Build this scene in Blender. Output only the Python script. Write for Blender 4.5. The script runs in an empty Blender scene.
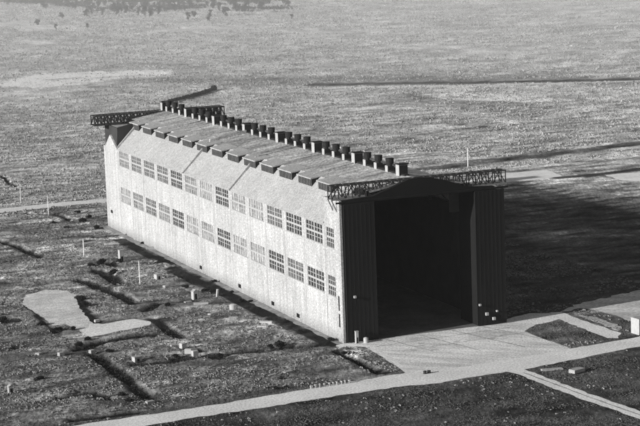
import bpy, math, random
import numpy as np
from mathutils import Vector, Matrix

random.seed(7)
rng = np.random.default_rng(11)
SC = bpy.context.scene
COL = SC.collection

# ------------------------------------------------------------------ camera
CP = np.array([-229.605, -554.232, 138.508])
YAW, PITCH, ROLL, FOC = 0.38263, 0.15865, -0.03729, 1924.14      # FOC in pixels of a 640 px wide frame
cy, sy, cp_, sp_ = math.cos(YAW), math.sin(YAW), math.cos(PITCH), math.sin(PITCH)
FWD = np.array([cp_*sy, cp_*cy, -sp_])
RT = np.array([cy, -sy, 0.0]); UPV = np.cross(RT, FWD)
RT, UPV = math.cos(ROLL)*RT + math.sin(ROLL)*UPV, -math.sin(ROLL)*RT + math.cos(ROLL)*UPV

def gp(x, y, z=0.0):
    """survey point on the ground -> world x, y"""
    d = FWD*FOC + RT*(x-320) - UPV*(y-213)
    t = (z-CP[2])/d[2]
    q = CP + t*d
    return (float(q[0]), float(q[1]))

# ------------------------------------------------------------------ materials
def new_mat(name):
    m = bpy.data.materials.new(name); m.use_nodes = True
    nt = m.node_tree; b = nt.nodes['Principled BSDF']
    return m, nt, b

def grey(nt, val):
    n = nt.nodes.new('ShaderNodeCombineColor')
    for i in range(3): nt.links.new(val, n.inputs[i])
    return n.outputs[0]

def noise(nt, scale, detail=5, rough=0.6, stretch=(1, 1, 1), rot=0.0, space='Object'):
    tc = nt.nodes.new('ShaderNodeTexCoord'); mp = nt.nodes.new('ShaderNodeMapping')
    mp.vector_type = 'TEXTURE'                       # rotate first, then stretch along the rotated axes
    mp.inputs['Scale'].default_value = tuple(1/q for q in stretch); mp.inputs['Rotation'].default_value = (0, 0, rot)
    nt.links.new(tc.outputs[space], mp.inputs[0])
    n = nt.nodes.new('ShaderNodeTexNoise'); n.inputs['Scale'].default_value = scale
    n.inputs['Detail'].default_value = detail; n.inputs['Roughness'].default_value = rough
    nt.links.new(mp.outputs[0], n.inputs['Vector'])
    return n.outputs['Fac']

def remap(nt, v, a, b, c, d):
    n = nt.nodes.new('ShaderNodeMapRange')
    n.inputs[1].default_value = a; n.inputs[2].default_value = b
    n.inputs[3].default_value = c; n.inputs[4].default_value = d
    nt.links.new(v, n.inputs[0]); return n.outputs[0]

def mth(nt, op, a, b):
    n = nt.nodes.new('ShaderNodeMath'); n.operation = op
    for i, v in enumerate((a, b)):
        if isinstance(v, (int, float)): n.inputs[i].default_value = v
        else: nt.links.new(v, n.inputs[i])
    return n.outputs[0]

def surface(name, base, layers, rough=0.85, bump=None, metallic=0.0):
    """grey procedural surface: base albedo times several noise layers
       layers = [(scale, detail, lo, hi, stretch, rot)]"""
    m, nt, b = new_mat(name)
    v = None
    for (sc, det, lo, hi, st, ro) in layers:
        n = remap(nt, noise(nt, sc, det, 0.65, st, ro), 0.28, 0.72, lo, hi)
        v = n if v is None else mth(nt, 'MULTIPLY', v, n)
    v = mth(nt, 'MULTIPLY', v, base)
    nt.links.new(grey(nt, v), b.inputs['Base Color'])
    b.inputs['Roughness'].default_value = rough
    b.inputs['Metallic'].default_value = metallic
    b.inputs['Specular IOR Level'].default_value = 0.2
    if bump:
        bn = nt.nodes.new('ShaderNodeBump'); bn.inputs['Strength'].default_value = bump[1]
        bn.inputs['Distance'].default_value = bump[2]
        nt.links.new(noise(nt, bump[0], 6, 0.65), bn.inputs['Height'])
        nt.links.new(bn.outputs[0], b.inputs['Normal'])
    return m

U = (1, 1, 1)
M = {}
M['wall'] = surface('pale_rendered_wall', 0.56, [(0.05, 5, .82, 1.10, U, 0), (0.5, 6, .80, 1.14, U, 0), (1.7, 2, .55, 1.34, U, 0),
                    (0.45, 5, .74, 1.12, (1, 1, .08), 0)], .9, (1.6, .35, .25))
_nt = M['wall'].node_tree; _b = _nt.nodes['Principled BSDF']; _src = _b.inputs['Base Color'].links[0].from_socket
_tc = _nt.nodes.new('ShaderNodeTexCoord'); _sx = _nt.nodes.new('ShaderNodeSeparateXYZ'); _nt.links.new(_tc.outputs['Object'], _sx.inputs[0])
_h = mth(_nt, 'ADD', _sx.outputs[2], mth(_nt, 'MULTIPLY', noise(_nt, .5, 5), -5.0))      # splash dirt along the foot of the wall
_k = remap(_nt, _h, -2.4, 1.6, .62, 1.0)
_mx = _nt.nodes.new('ShaderNodeVectorMath'); _mx.operation = 'SCALE'; _nt.links.new(_src, _mx.inputs[0]); _nt.links.new(_k, _mx.inputs['Scale'])
_nt.links.new(_mx.outputs[0], _b.inputs['Base Color'])
M['slope'] = surface('grey_slope_cladding', 0.44, [(0.06, 4, .86, 1.1, U, 0), (0.6, 6, .82, 1.12, U, 0), (2.0, 2, .58, 1.35, U, 0)], .9, (1.3, .4, .3))
M['roof'] = surface('weathered_roof_felt', 0.50, [(0.09, 6, .30, 1.45, (.4, 1, 1), -.15), (0.30, 6, .45, 1.42, (.35, 1, 1), -.1),
                    (1.3, 3, .40, 1.5, (1, .4, 1), -.38)], .9, (.8, .4, .4))
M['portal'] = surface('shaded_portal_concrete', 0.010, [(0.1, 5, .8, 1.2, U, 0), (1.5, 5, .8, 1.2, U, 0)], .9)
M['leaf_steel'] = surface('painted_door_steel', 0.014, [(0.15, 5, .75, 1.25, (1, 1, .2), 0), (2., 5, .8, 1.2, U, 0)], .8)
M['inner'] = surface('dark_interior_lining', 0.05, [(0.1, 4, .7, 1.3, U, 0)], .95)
M['floor'] = surface('oily_hangar_floor', 0.16, [(0.06, 5, .5, 1.6, U, 0), (.8, 5, .7, 1.3, U, 0)], .8)
M['steel'] = surface('rusty_dark_steel', 0.055, [(0.8, 4, .6, 1.4, U, 0)], .8)
M['steel_light'] = surface('pale_steel_chord', 0.28, [(0.8, 4, .6, 1.3, U, 0)], .8)
M['vent_body'] = surface('pale_vent_sheet', 0.45, [(1.5, 4, .8, 1.15, U, 0)], .8)
M['vent_dark'] = surface('shaded_vent_sheet', 0.022, [(1.5, 4, .6, 1.4, U, 0)], .85)  # shade on vent and dormer faces is put into this colour
M['bar'] = surface('painted_window_bar', 0.44, [(1.5, 4, .85, 1.1, U, 0)], .85)
for i, g in enumerate((0.035, 0.10, 0.17, 0.27)):
    M['glass%d' % i] = surface(('dark_glass', 'dusty_glass', 'cloudy_glass', 'whitewashed_glass')[i], g,
                               [(0.22, 3, .55, 1.9, U, 0), (0.9, 4, .5, 1.6, U, 0)], .55)
M['white'] = surface('white_paint', 0.5, [(1.2, 4, .8, 1.1, U, 0)], .8)
M['concrete'] = surface('pale_concrete', 0.42, [(0.9, 4, .7, 1.15, U, 0)], .9)
M['dark_paint'] = surface('dark_paint', 0.04, [(1.2, 4, .8, 1.1, U, 0)], .8)
M['leaf'] = surface('dark_foliage', 0.022, [(0.5, 4, .5, 1.5, U, 0)], .9)
M['far_leaf'] = surface('grey_foliage', 0.022, [(0.3, 4, .6, 1.4, U, 0)], .9)
M['far_leaf2'] = surface('pale_grey_foliage', 0.055, [(0.3, 4, .6, 1.4, U, 0)], .9)
M['bark'] = surface('bark', 0.08, [(1.0, 4, .7, 1.3, U, 0)], .95)
M['scrub'] = surface('rank_weeds', 0.024, [(0.15, 5, .4, 1.9, U, 0), (1.2, 4, .6, 1.5, U, 0)], .95)
M['tuft'] = surface('grass_tufts', 0.10, [(0.08, 5, .4, 1.7, U, 0), (0.9, 4, .5, 1.7, U, 0)], .95)
M['apron'] = surface('worn_concrete_apron', 0.95, [(0.04, 5, .80, 1.12, U, 0), (0.30, 6, .62, 1.22, (.12, 1, 1), -.75), (0.02, 4, .85, 1.1, U, 0), (1.5, 2, .50, 1.35, U, 0)], .9, (1.5, .3, .1))
M['road'] = surface('pale_dusty_road', 0.92, [(0.06, 5, .85, 1.1, U, 0), (1.6, 2, .58, 1.28, U, 0)], .92, (1.5, .3, .1))
M['far_road'] = surface('far_pale_road', 0.95, [(0.06, 5, .8, 1.12, U, 0), (.6, 5, .8, 1.15, U, 0)], .92)
M['pad'] = surface('dusty_concrete_pad', 0.85, [(0.06, 5, .70, 1.15, U, 0), (0.5, 6, .65, 1.22, (.5, 1, 1), .2), (1.6, 2, .5, 1.4, U, 0)], .92)
M['pad2'] = surface('bright_concrete_pad', 0.97, [(0.06, 5, .85, 1.1, U, 0), (0.6, 6, .75, 1.15, U, 0), (1.6, 2, .6, 1.28, U, 0)], .92)
M['strip'] = surface('patchy_wall_strip', 0.34, [(0.10, 5, .55, 1.35, U, 0), (0.7, 6, .5, 1.4, U, 0)], .92)
M['worn'] = surface('worn_gravel', 0.72, [(0.10, 6, .5, 1.3, (.3, 1, 1), -.5), (0.8, 6, .5, 1.4, U, 0)], .92)

# ------------------------------------------------------------------ mesh builder
class MB:
    def __init__(s): s.v = []; s.f = []
    def add(s, vs, fs):
        o = len(s.v); s.v += [tuple(map(float, p)) for p in vs]; s.f += [tuple(o+i for i in f) for f in fs]; return s
    def box(s, x0, x1, y0, y1, z0, z1):
        return s.add([(x0,y0,z0),(x1,y0,z0),(x1,y1,z0),(x0,y1,z0),(x0,y0,z1),(x1,y0,z1),(x1,y1,z1),(x0,y1,z1)],
              [(0,3,2,1),(4,5,6,7),(0,1,5,4),(1,2,6,5),(2,3,7,6),(3,0,4,7)])
    def prism_y(s, poly, y0, y1):          # poly of (x,z)
        n = len(poly)
        vs = [(x, y0, z) for x, z in poly] + [(x, y1, z) for x, z in poly]
        return s.add(vs, [tuple(range(n)), tuple(range(2*n-1, n-1, -1))] + [(i, i+n, (i+1) % n+n, (i+1) % n) for i in range(n)])
    def prism_x(s, poly, x0, x1):          # poly of (y,z)
        n = len(poly)
        vs = [(x0, y, z) for y, z in poly] + [(x1, y, z) for y, z in poly]
        return s.add(vs, [tuple(range(n)), tuple(range(2*n-1, n-1, -1))] + [(i, i+n, (i+1) % n+n, (i+1) % n) for i in range(n)])
    def beam(s, p, q, w, h=None):
        h = h or w
        p, q = Vector(p), Vector(q); d = (q-p).normalized()
        up = Vector((0, 0, 1)) if abs(d.z) < .95 else Vector((1, 0, 0))
        a = d.cross(up).normalized()*(w/2); b = a.normalized().cross(d).normalized()*(h/2)
        vs = [p-a-b, p+a-b, p+a+b, p-a+b, q-a-b, q+a-b, q+a+b, q-a+b]
        return s.add(vs, [(0,3,2,1),(4,5,6,7),(0,1,5,4),(1,2,6,5),(2,3,7,6),(3,0,4,7)])
    def cone(s, c, r0, r1, h, n=10):
        vs = [(c[0]+r0*math.cos(2*math.pi*i/n), c[1]+r0*math.sin(2*math.pi*i/n), c[2]) for i in range(n)]
        vs += [(c[0]+r1*math.cos(2*math.pi*i/n), c[1]+r1*math.sin(2*math.pi*i/n), c[2]+h) for i in range(n)]
        return s.add(vs, [tuple(range(n-1, -1, -1)), tuple(range(n, 2*n))] + [(i, (i+1) % n, (i+1) % n+n, i+n) for i in range(n)])
    def build(s, name, mat, parent=None, loc=None):
        me = bpy.data.meshes.new(name); me.from_pydata(s.v, [], s.f); me.update()
        me.materials.append(mat)
        o = bpy.data.objects.new(name, me); COL.objects.link(o)
        if loc: o.location = loc
        if parent: o.parent = parent
        return o

def recalc(o):
    import bmesh
    b = bmesh.new(); b.from_mesh(o.data); bmesh.ops.recalc_face_normals(b, faces=b.faces); b.to_mesh(o.data); b.free()
    return o

def tag(o, label=None, cat=None, group=None, kind=None):
    if label: o['label'] = label
    if cat: o['category'] = cat
    if group: o['group'] = group
    if kind: o['kind'] = kind
    return o

def thing(name, label, cat, loc=(0, 0, 0), rz=0.0, group=None):
    o = bpy.data.objects.new(name, None); COL.objects.link(o)
    o.location = loc; o.rotation_euler = (0, 0, rz); o.empty_display_size = 1
    return tag(o, label, cat, group)

def dup(root, loc, rz=0.0, sc=None, label=None):
    r = root.copy(); COL.objects.link(r); r.location = loc; r.rotation_euler = (0, 0, rz)
    if sc: r.scale = sc
    if label: r['label'] = label
    for ch in list(root.children):
        c = ch.copy(); COL.objects.link(c); c.parent = r
        for g in ch.children:
            d = g.copy(); COL.objects.link(d); d.parent = c
    return r

# ------------------------------------------------------------------ numpy helpers for the terrain
def vnoise(x, y, scale, seed):
    r = np.random.default_rng(seed); T = r.random((256, 256))
    u = x/scale; v = y/scale
    i = np.floor(u).astype(int); j = np.floor(v).astype(int); fu = u-i; fv = v-j
    fu = fu*fu*(3-2*fu); fv = fv*fv*(3-2*fv)
    a = T[i & 255, j & 255]; b = T[(i+1) & 255, j & 255]; c = T[i & 255, (j+1) & 255]; d = T[(i+1) & 255, (j+1) & 255]
    return (a*(1-fu)+b*fu)*(1-fv) + (c*(1-fu)+d*fu)*fv
def fbm(x, y, scale, seed, o=4):
    s = 0; a = 1; t = 0
    for k in range(o):
        s = s + a*vnoise(x+31*k, y-17*k, scale/2**k, seed+k); t += a; a *= .55
    return s/t
def dline(x, y, pts):
    d = np.full(x.shape, 1e9)
    for (ax, ay), (bx, by) in zip(pts[:-1], pts[1:]):
        vx, vy = bx-ax, by-ay; L2 = vx*vx+vy*vy+1e-9
        t = np.clip(((x-ax)*vx+(y-ay)*vy)/L2, 0, 1)
        d = np.minimum(d, np.hypot(x-ax-t*vx, y-ay-t*vy))
    return d
def inside(x, y, poly):
    r = np.zeros(x.shape, bool); n = len(poly)
    for i in range(n):
        (ax, ay), (bx, by) = poly[i], poly[(i+1) % n]
        if ay == by: continue
        c = ((ay > y) != (by > y)) & (x < (bx-ax)*(y-ay)/(by-ay)+ax)
        r ^= c
    return r
def smooth(d, a, b):
    t = np.clip((d-a)/(b-a), 0, 1); return t*t*(3-2*t)
def P(*pts): return [gp(a, b) for a, b in pts]

# paved areas, in ground coordinates
ROAD = P((60,428),(120,419),(200,407.5),(260,397.3),(330,385.5),(400,374),(470,366),(520,358),(570,349),(640,336.5),(720,323),
         (720,332),(640,346.4),(570,360.5),(515,371),(464,378),(440,383),(400,386.8),(330,397),(260,408.3),(200,417),(120,430),(60,440))
APRON = [(-3,-.6)] + P((345,346),(366,347),(384,358.5),(405,371.5),(404,378),(470,372),(520,364),(556,355.5),(574,350.5),(562,345),(540,338),(524,331.5),(536,324.5),(548,322.5),(560,319),(556,313.5)) + \
        [(72, 9), (58, 4), (56.3, .2), (-.5, .2)]
LIGHT2 = P((556,313.5),(575,305),(605,298),(660,286),(668,306),(650,318),(634,322),(610,314),(583,308.5),(568,311))
STRIP1 = P((550,312.5),(560,312),(588,322),(620,333),(618,338),(606,338),(582,328),(556,318))
STRIP3 = P((575,312),(600,318),(622,327),(618,331),(596,322),(573,314.5))
PATH = P((505,366),(521,368),(545.6,377.5),(588,393.5),(640,411),(700,431),(700,440),(640,419),(581,399),(542,384),(515.7,373.5),(500,371))
PATHMID = P((524,372.5),(546,380.7),(588,396.4),(640,414.8),(640,415.6),(588,397.2),(546,381.5),(524,373.3))
PAD1 = P((26,295),(46,290),(67,291),(77,297),(79,307),(90,321),(97,327),(102,334),(88,336),(79,330),(66,324),(53,325.5),(40.5,316),(22,304))
PAD2 = P((91,323.5),(104,324.5),(120,321),(135.5,318.6),(150,322),(151,325),(134,328.5),(120,331),(102,335),(90,337),(84,333),(88,327))
FARP1 = P((470,177),(508,173),(547,169.8),(562,176),(540,179.5),(514,181.5),(470,185))
FARP2 = P((604,175),(640,172.5),(680,170),(680,184),(640,181.5),(622,180))
ROADL = P((-60,217),(0,208.8),(60,202.5),(110,198.5),(160,194),(160,197),(110,201.6),(60,206),(0,213),(-60,222))
KERBLINE = P((336,391.5),(352,389),(382,386.8),(382,388.8),(352,392.5),(336,393.3))
EDGE = P((364,345.2),(370,345),(389,355),(405,368),(408,373),(404,371.8),(387,357.8),(370,347.5))
EDGE2 = P((336,345.6),(345,344.5),(358,347.5),(356,350),(345,346.8),(338,349))
PAVED = [ROAD, APRON, LIGHT2, STRIP1, PATH, PAD1, PAD2, FARP1, FARP2, ROADL]
HANG = [(-4, -2), (60, -2), (60, 275), (-4, 275)]

# dark rank growth, ditches and shade painted along the wall foot: (points, half width m)
DITCH = [
 (P((-10,238),(0,241),(18,246.5),(42,257.5)), 2.2),
 (P((80,279.5),(105,288),(122,296),(135,303)), 2.6),
 (P((62,231),(84,229),(105,228)), 2.6), (P((96,237),(120,235.5)), 2.0),
 (P((66,190+30),(80,222)), 1.6), (P((26,213),(60,215),(70,219)), 1.8),
 (P((120,240),(135,247),(150,256),(176,264)), 3.0),
 (P((140,262),(172,262)), 2.2), (P((162,275),(200,277)), 1.6),
 (P((147,311),(158,304),(192,301)), 2.3), (P((150,320),(165,327),(181,336)), 2.5),
 (P((81,349),(98,343),(116,339),(150,334)), 3.2),
 (P((92,353),(104,361),(120,373),(136,387),(150,398)), 2.4),
 (P((135,363.5),(170,361),(200,356),(230,352.5),(262,349)), 2.2), (P((262,349),(290,347),(330,345)), 1.6),
 (P((76,297),(82,301),(82,308),(90,315),(96,323)), 2.2),
 (P((74,420),(100,417),(132,413)), 2.6),
 (P((172,268),(200,282),(218,290),(250,306),(276,318),(300,330),(331,345)), 3.5),  # dark ditch strip, widened to paint the shade along the wall
 (P((333,350),(350,358),(368,366),(384,373)), 2.0),
 (P((95,270),(108,274),(118,282)), 3.4), (P((105,262),(116,266)), 2.4),
 (P((0,304),(10,303)), 1.4), (P((23,300),(33,312),(46,324),(58,332)), 1.3),
 (P((0,385),(7,384)), 2.2), (P((0,175),(8,181),(17,187)), 1.4),
 (P((60,398),(90,392),(110,398)), 1.8),
 (P((216,357),(228,357)), 2.0), (P((284,378),(300,377)), 1.0),
]
# far dark and light bands: (points, half width m, factor)
BANDS = [
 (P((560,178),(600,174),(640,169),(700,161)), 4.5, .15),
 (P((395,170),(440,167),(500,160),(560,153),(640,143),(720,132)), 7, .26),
 (P((470,176),(540,168),(560,166.5)), 4, .6),
 (P((180,79),(260,82),(340,80),(430,79),(520,78),(600,80),(700,82)), 32, .62),
 (P((350,87),(450,85),(560,82),(700,78)), 5, 1.7), (P((330,84.5),(450,82.0),(560,80.0),(640,79)), 11, .22),
 (P((410,97),(470,103),(530,110)), 24, .62),
 (P((165,104),(190,98),(214,90)), 3.2, .25),
 (P((330,68),(420,72),(540,70),(700,66)), 28, .85),
 (P((40,62),(120,66),(200,62),(280,58)), 40, .80), (P((-20,30),(120,40),(260,34)), 40, .93),
 (P((300,15),(440,6),(520,8)), 22, .85), (P((440,24),(560,30),(640,26)), 24, .88),
 (P((0,120),(60,112),(130,108)), 6, .75), (P((20,140),(60,132)), 4, .7), (P((0,200),(60,186),(104,178)), 5, .7),
 (P((40,128),(100,118)), 3, .75), (P((60,160),(100,150)), 5, .75),
 (P((52,82),(80,78),(118,77),(128,75)), 12, .5), (P((110,88),(150,88),(200,92)), 9, .8), (P((440,120),(520,128),(620,122)), 14, .75),
 (P((400,140),(470,146),(560,140)), 9, .78), (P((560,196),(600,190),(640,186)), 5, .75),
 (P((540,236),(590,232),(640,236)), 9, 2.0), (P((560,262),(640,268)), 6, 1.4), (P((500,300),(520,290)), 6, 1.5),
 (P((0,225),(30,232),(60,240)), 2.5, .7), (P((0,260),(60,270),(90,262)), 3.5, .75),
 (P((10,350),(60,345)), 3, .6), (P((10,370),(60,372),(90,366)), 3, .7),
]
LIGHTS = [ # soft pale patches: (polygon, factor)
 (P((10,86),(26,78),(60,73),(110,70),(165,69),(168,76),(120,79),(90,86),(50,87)), 2.1),
 (P((410,95),(450,92),(520,95),(580,100),(520,102),(440,99)), 1.9),
 (P((500,108),(520,107),(524,110),(504,111)), 2.2),
 (P((560,64),(640,58),(660,72),(600,74)), 1.25),
 (P((20,273),(60,270),(90,285),(60,290),(20,290)), 1.25),
 (P((60,246),(72,242),(76,248),(66,253)), 1.9), (P((156,342),(190,340),(196,346),(160,350)), 1.7),
 (P((160,392),(186,390),(196,402),(164,404)), 1.8), (P((96,345),(140,338),(150,345),(110,350)), 1.2),
 (P((80,265),(96,262),(100,272),(86,275)), 1.5), (P((225,318),(280,322),(270,330),(222,328)), 1.5),
 (P((242,368),(256,366),(252,378),(238,380)), 1.6), (P((118,372),(135,366),(142,374),(124,380)), 1.4),
 (P((555,330),(600,338),(570,346),(540,338)), 1.0),
]

def base_tone(x, y):
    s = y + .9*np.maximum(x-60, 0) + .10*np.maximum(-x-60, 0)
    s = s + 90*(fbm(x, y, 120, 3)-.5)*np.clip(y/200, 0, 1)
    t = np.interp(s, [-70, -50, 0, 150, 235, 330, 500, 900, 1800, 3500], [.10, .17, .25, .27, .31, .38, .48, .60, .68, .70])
    t = t*(1-.72*smooth(x, 46, 62)*(1-smooth(y + .9*np.maximum(x-175, 0), 225, 285))*smooth(y - .15*(x-56), -6, 2))  # ground tone painted darker where the hangar's shadow falls
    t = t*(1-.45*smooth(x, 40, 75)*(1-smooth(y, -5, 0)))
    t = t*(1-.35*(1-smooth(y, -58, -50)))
    return t

def terrain(x, y):
    """albedo and height at ground points"""
    wx = x + 5*(fbm(x, y, 14, 21)-.5); wy = y + 5*(fbm(x, y, 14, 41)-.5)
    far = np.clip((y-300)/900, 0, 1)
    wx = wx + far*60*(fbm(x, y, 160, 51)-.5); wy = wy + far*90*(fbm(x, y, 160, 61)-.5)
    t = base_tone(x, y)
    nf = 1-.6*far
    t = t*(1+nf*1.3*(fbm(x, y, 26, 5)-.5)) * (1+nf*2.5*(fbm(x*.40-y*.1, y, 4.5, 9, 3)-.5))
    t = t*(1 + far*(.22*(fbm(x*1.6-y*.6, y*.35+x*.1, 90, 77)-.5)))
    # pale bare flecks in the rough field
    fl = smooth(fbm(x, y, 7, 91, 3), .64, .74)*(1-smooth(y, 250, 420))
    t = t*(1+1.0*fl)
    for poly, k in LIGHTS:
        m = inside(wx, wy, poly); t = np.where(m, t*k, t)
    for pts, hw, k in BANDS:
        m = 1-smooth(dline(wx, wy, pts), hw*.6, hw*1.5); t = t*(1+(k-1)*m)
    h = 1.1*(fbm(x, y, 22, 15)-.5) + .5*(fbm(x, y, 6, 17, 2)-.5)
    qx = x + 2.2*(fbm(x, y, 6, 21)-.5); qy = y + 2.2*(fbm(x, y, 6, 41)-.5)
    for pts, hw in DITCH:
        d = dline(qx, qy, pts)
        m = 1-smooth(d, hw*.75, hw*1.15); t = t*(1-.94*m); h = h - 1.1*m  # shade in the ditches is painted into the tone
    keep = np.ones(x.shape)
    for poly in PAVED+[HANG]:
        d = dline(x, y, poly+[poly[0]]); d = np.where(inside(x, y, poly), 0, d)
        keep = np.minimum(keep, smooth(d, 1.6, 9))
    h = h*keep*(1-smooth(y, 450, 700)) - .0
    return np.clip(t, .012, .95), h

# ------------------------------------------------------------------ ground sheet
def axis(lo, hi, step, lo2, hi2, gr=1.045):
    a = list(np.arange(lo, hi+step/2, step))
    s = step; v = a[-1]
    while v < hi2: s *= gr; v += s; a.append(v)
    s = step; v = a[0]; b = []
    while v > lo2: s *= gr; v -= s; b.append(v)
    return np.array(b[::-1]+a)
xs = axis(-170, 330, 1.5, -7000, 9000, 1.035)
ys = axis(-135, 420, 1.5, -3000, 12000, 1.022)
X, Y = np.meshgrid(xs, ys)
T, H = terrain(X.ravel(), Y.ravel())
nx, ny = len(xs), len(ys)
me = bpy.data.meshes.new('ground')
me.vertices.add(nx*ny)
me.vertices.foreach_set('co', np.stack([X.ravel(), Y.ravel(), H], 1).astype(np.float32).ravel())
ii, jj = np.meshgrid(np.arange(nx-1), np.arange(ny-1)); q = (jj*nx+ii).ravel()
quads = np.stack([q, q+1, q+nx+1, q+nx], 1).astype(np.int32)
me.loops.add(quads.size); me.loops.foreach_set('vertex_index', quads.ravel())
me.polygons.add(len(quads)); me.polygons.foreach_set('loop_start', (np.arange(len(quads))*4).astype(np.int32))
me.update(calc_edges=True); me.shade_smooth()
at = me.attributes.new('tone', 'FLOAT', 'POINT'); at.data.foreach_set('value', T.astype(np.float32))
gm, nt, b = new_mat('rough_grassland')
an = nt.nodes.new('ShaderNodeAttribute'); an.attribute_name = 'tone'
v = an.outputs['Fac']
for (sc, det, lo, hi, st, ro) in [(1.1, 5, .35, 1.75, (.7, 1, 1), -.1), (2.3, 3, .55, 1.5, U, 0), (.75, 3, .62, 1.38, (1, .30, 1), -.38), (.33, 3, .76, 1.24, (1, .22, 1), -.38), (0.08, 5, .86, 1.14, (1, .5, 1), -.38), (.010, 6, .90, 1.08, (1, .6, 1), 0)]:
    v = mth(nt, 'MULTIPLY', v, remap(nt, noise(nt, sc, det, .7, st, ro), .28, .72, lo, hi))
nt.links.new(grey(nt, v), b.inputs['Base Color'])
b.inputs['Roughness'].default_value = .95; b.inputs['Specular IOR Level'].default_value = .05
b1 = nt.nodes.new('ShaderNodeBump'); b1.inputs['Strength'].default_value = .45; b1.inputs['Distance'].default_value = .8
nt.links.new(noise(nt, .55, 7, .7), b1.inputs['Height'])
b2 = nt.nodes.new('ShaderNodeBump'); b2.inputs['Strength'].default_value = .3; b2.inputs['Distance'].default_value = 1.6
nt.links.new(noise(nt, .5, 3, .6, (1, .28, 1), -.38), b2.inputs['Height'])
nt.links.new(b1.outputs[0], b2.inputs['Normal']); nt.links.new(b2.outputs[0], b.inputs['Normal'])
me.materials.append(gm)
g = bpy.data.objects.new('ground', me); COL.objects.link(g); tag(g, 'rough mown grassland with bare patches reaching to the distance', None, None, 'structure')

# ------------------------------------------------------------------ paved sheets
def sheet(name, poly, z, mat, jit=.35, label=None):
    pts = []; n = len(poly)
    for i in range(n):
        a, c = poly[i], poly[(i+1) % n]; L = math.hypot(c[0]-a[0], c[1]-a[1]); k = max(1, min(60, int(L/2.2)))
        for j in range(k):
            t = j/k; pts.append((a[0]+(c[0]-a[0])*t+random.uniform(-jit, jit), a[1]+(c[1]-a[1])*t+random.uniform(-jit, jit), z))
    import bmesh
    bm = bmesh.new(); f = bm.faces.new([bm.verts.new(p) for p in pts]); bmesh.ops.triangulate(bm, faces=[f])
    bmesh.ops.recalc_face_normals(bm, faces=bm.faces)
    if sum(f.normal.z for f in bm.faces) < 0: bmesh.ops.reverse_faces(bm, faces=bm.faces)
    me = bpy.data.meshes.new(name); bm.to_mesh(me); bm.free(); me.materials.append(mat)
    o = bpy.data.objects.new(name, me); COL.objects.link(o); tag(o, label, None, None, 'structure'); return o
sheet('apron', APRON, .030, M['apron'], .25)
sheet('road', ROAD, .038, M['road'], .5)
sheet('path', PATH, .034, M['road'], .35)
sheet('path_median', PATHMID, .046, M['strip'], .15)
sheet('gravel', LIGHT2, .022, M['worn'], 1.0)
sheet('concrete_strip', STRIP1, .026, M['road'], .5)
sheet('concrete_strip', STRIP3, .018, M['worn'], .6)
sheet('concrete_pad', PAD1, .022, M['pad'], .4)
sheet('concrete_pad', PAD2, .030, M['pad2'], .6)
sheet('pavement', FARP1, .030, M['far_road'], .5)
sheet('pavement', FARP2, .030, M['far_road'], .8)
sheet('far_road', ROADL, .030, M['pad2'], .6)
sheet('far_road', P((320,88.0),(450,85.2),(560,82.8),(700,78.6),(700,79.6),(560,83.7),(450,86.1),(320,88.9)), .05, M['far_road'], .8)
sheet('kerb_strip', KERBLINE, .050, M['road'], .15)
sheet('kerb_strip', EDGE, .042, M['pad2'], .12)
sheet('pavement', EDGE2, .046, M['road'], .2)
sheet('pavement', [(-2.6, -.2), (-.05, -.2), (-.05, 272), (-3.2, 272), (-2.4, 120), (-3.4, 70), (-2.2, 30)], .034, M['strip'], .5)

rj = random.Random(3)
def joint(a, c, w_, z, mat, nm='paving_joint'):
    L_ = math.hypot(c[0]-a[0], c[1]-a[1]); nx_, ny_ = -(c[1]-a[1])/L_*w_/2, (c[0]-a[0])/L_*w_/2
    sheet(nm, [(a[0]-nx_, a[1]-ny_), (c[0]-nx_, c[1]-ny_), (c[0]+nx_, c[1]+ny_), (a[0]+nx_, a[1]+ny_)], z, mat, .10)
M['joint'] = surface('dark_paving_joint', .20, [(.5, 4, .5, 1.5, U, 0)], .95)
M['stain'] = surface('oil_stained_concrete', .52, [(.35, 5, .6, 1.4, U, 0)], .9)
for (a, c, w_) in (((14, -1.5), (20, -24), .35), ((26, -1.5), (33, -31), .3), ((38, -1), (47, -34), .4), ((49, -1), (59, -33), .3),
                  ((2, -9.5), (56, -7), .28), ((12, -19), (66, -15.5), .28)):
    joint(a, c, w_, .040, M['joint'])
for i in range(16):
    x_, y_ = rj.uniform(12, 52), rj.uniform(-24, -3); a_ = rj.uniform(.6, 2.2); k_ = rj.uniform(.3, .7)
    sheet('stain', [(x_+a_*math.cos(q*.7)*rj.uniform(.7, 1.2), y_+k_*a_*math.sin(q*.7)*rj.uniform(.7, 1.2)) for q in range(9)], .048+.001*i, M['stain'], .05)

# ================================================================== HANGAR
W, L = 56.0, 271.0
SL0, SLT = 36.6, (11.5, 48.0)           # eave height, top of the steep slope
RZ = 50.7                               # ridge
hg = thing('airship_hangar', 'huge pale airship hangar with dark open doorway and ventilators along its ridge', 'hangar')

PITCHW = 18.15
wins = [(22.1+PITCHW*k, 7.25) for k in range(13)]
low = [(14.3, 20.7), (30.1, 36.4)]
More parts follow.
